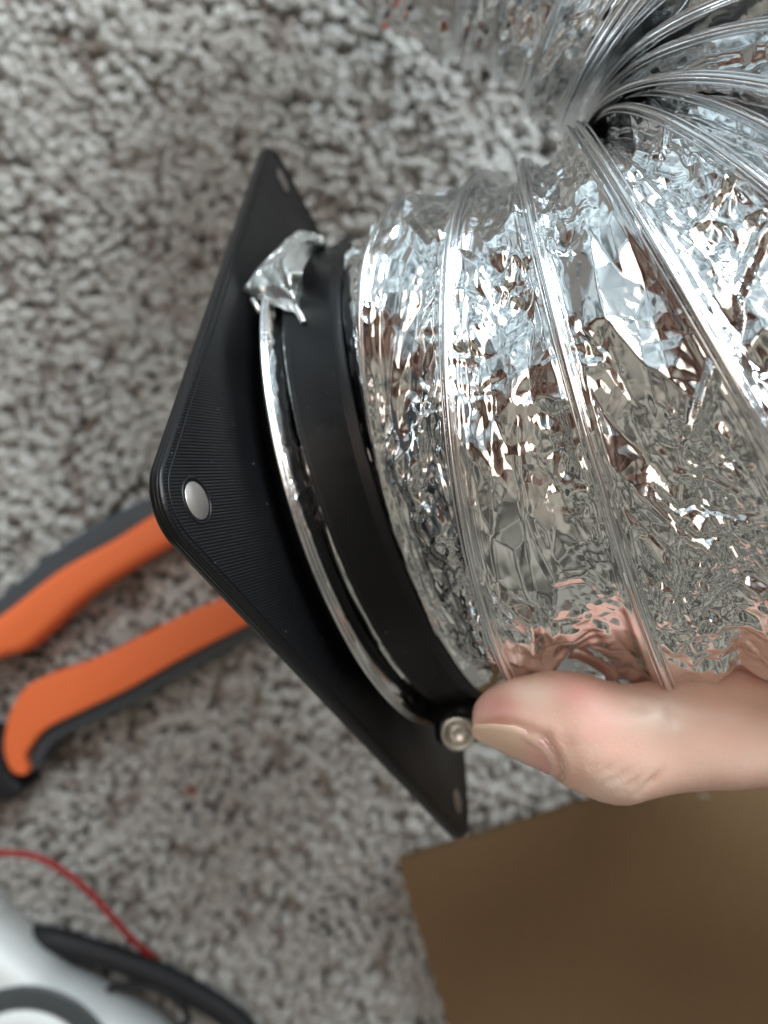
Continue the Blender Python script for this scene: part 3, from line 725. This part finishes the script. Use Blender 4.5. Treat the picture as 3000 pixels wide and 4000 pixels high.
rc = empty('red_cable', px(300, 3440, 28.5), 'thin red cable arching across the carpet at the lower left', 'cable')
rp = catmull([px(x, y, 27.9 if x < 500 else 28.1 + min(1.2, (x - 500) / 110.)) for x, y in ((-300, 3420), (-120, 3345), (0, 3332), (118, 3341), (199, 3372), (280, 3425), (362, 3497), (434, 3578), (506, 3658), (578, 3723), (640, 3772), (760, 3850), (900, 3990), (960, 4150))], 8)
link('insulation', tube(rp, .125, 12), M_red, rc)
bk = empty('black_strap', px(600, 3780, 28.5), 'thick black cable running beside the white device at the bottom left', 'cable')
sp = catmull([px(-40, 3700, 29.8), px(70, 3660, 29.3), px(170, 3664, 28.7)] + [px(x, y, 28.65) for x, y in ((271, 3690), (452, 3745), (633, 3814), (768, 3886), (904, 3976), (1020, 4100))], 8)
link('sheath', tube(sp, .44, 16), M_black, bk)
sp = catmull([px(x, y, 28.3) for x, y in ((380, 3900), (470, 3850), (600, 3862), (700, 3920), (730, 3985), (640, 4040), (480, 4020))], 8)
link('cord_loop', tube(sp, .13, 10), M_black, bk)

wd = empty('white_device', px(0, 4100, 28.9), 'white plastic device with a dark grey ring, cut off by the lower left corner', 'device')
wo_ = [(-700, 3300), (-300, 3380), (-120, 3450), (0, 3524), (36, 3570), (108, 3628), (208, 3708), (280, 3775), (362, 3816), (452, 3868), (560, 3931), (651, 3998), (760, 4130), (800, 4400), (500, 4800), (-100, 4900), (-700, 4700)]
link('shell', slab(outline(wo_, 28.5), 26.6, 28.9, 1.0, 8), M_white, wd)
cR = px(95, 4225, 26.6)
link('ring', lathe([(-.05, 2.50), (.02, 2.50), (.05, 2.6), (.05, 3.20), (.02, 3.32), (-.05, 3.32)], cR, (0, 0, 1), 96), M_ring, wd)
link('dial', lathe([(-.05, 2.46), (.12, 2.40), (.20, 2.2), (.24, 1.2), (.25, .0005)], cR, (0, 0, 1), 96, False), M_white, wd)

cb = empty('cardboard_sheet', px(2300, 3700, 28.9), 'plain brown cardboard sheet lying on the carpet under the thumb', 'cardboard')
dcb = 28.0
def jag(a, b, k):
    out = []
    for i in range(k):
        t = i / k; out.append((a[0] * (1 - t) + b[0] * t + random.uniform(-3, 3), a[1] * (1 - t) + b[1] * t + random.uniform(-3, 3)))
    return out
co_ = jag((1552, 3368), (3400, 2790), 40) + jag((3400, 2790), (3900, 4300), 4) + jag((3900, 4300), (1850, 4330), 4) + jag((1850, 4330), (1552, 3368), 30)
co_ = [pp2(a, b, dcb) for a, b in co_]
link('liner', slab(co_, dcb, dcb + .05, .01, 1), M_card, cb, False)
lo = empty('lint_loop', px(2745, 3120, dcb), 'tiny pale curl of lint on the brown cardboard below the thumb', 'lint')
link('fibre', tube(catmull([px(2738, 3132, dcb - .02), px(2728, 3120, dcb - .06), px(2738, 3108, dcb - .1), px(2756, 3110, dcb - .08), px(2768, 3120, dcb - .02)], 6), .02, 6), mat('pale_lint', (.55, .48, .38), .8), lo)
link('liner', slab(co_, dcb + .40, dcb + .45, .01, 1), M_card, cb, False)
Z = []
a_, b_ = np.array(pp2(1570, 3385, dcb)), np.array(pp2(3390, 2815, dcb)); c_ = np.array(pp2(1850, 4310, dcb))
u_ = nrm(b_ - a_); Lu = np.linalg.norm(b_ - a_); v_ = (c_ - a_)
fl_rows = []
for s_ in np.linspace(0, 1, 160):
    p = a_ + u_ * Lu * s_; z = -dcb - .225 + .17 * math.sin(s_ * Lu / .75 * 2 * math.pi)
    fl_rows.append([[p[0], p[1], z], [p[0] + v_[0], p[1] + v_[1], z]])
link('fluting', grid_mesh(np.array(fl_rows)), M_cardedge, cb)

sr = empty('red_scrap', px(745, 3090, 28.9), 'tiny red scrap caught in the carpet', 'scrap')
link('fibre', tube(catmull([px(730, 3075, 29.1), px(742, 3095, 29.0), px(755, 3100, 29.05), px(760, 3080, 29.1)], 5), .08, 8), mat('dull_red_thread', (.30, .09, .08), .8), sr)
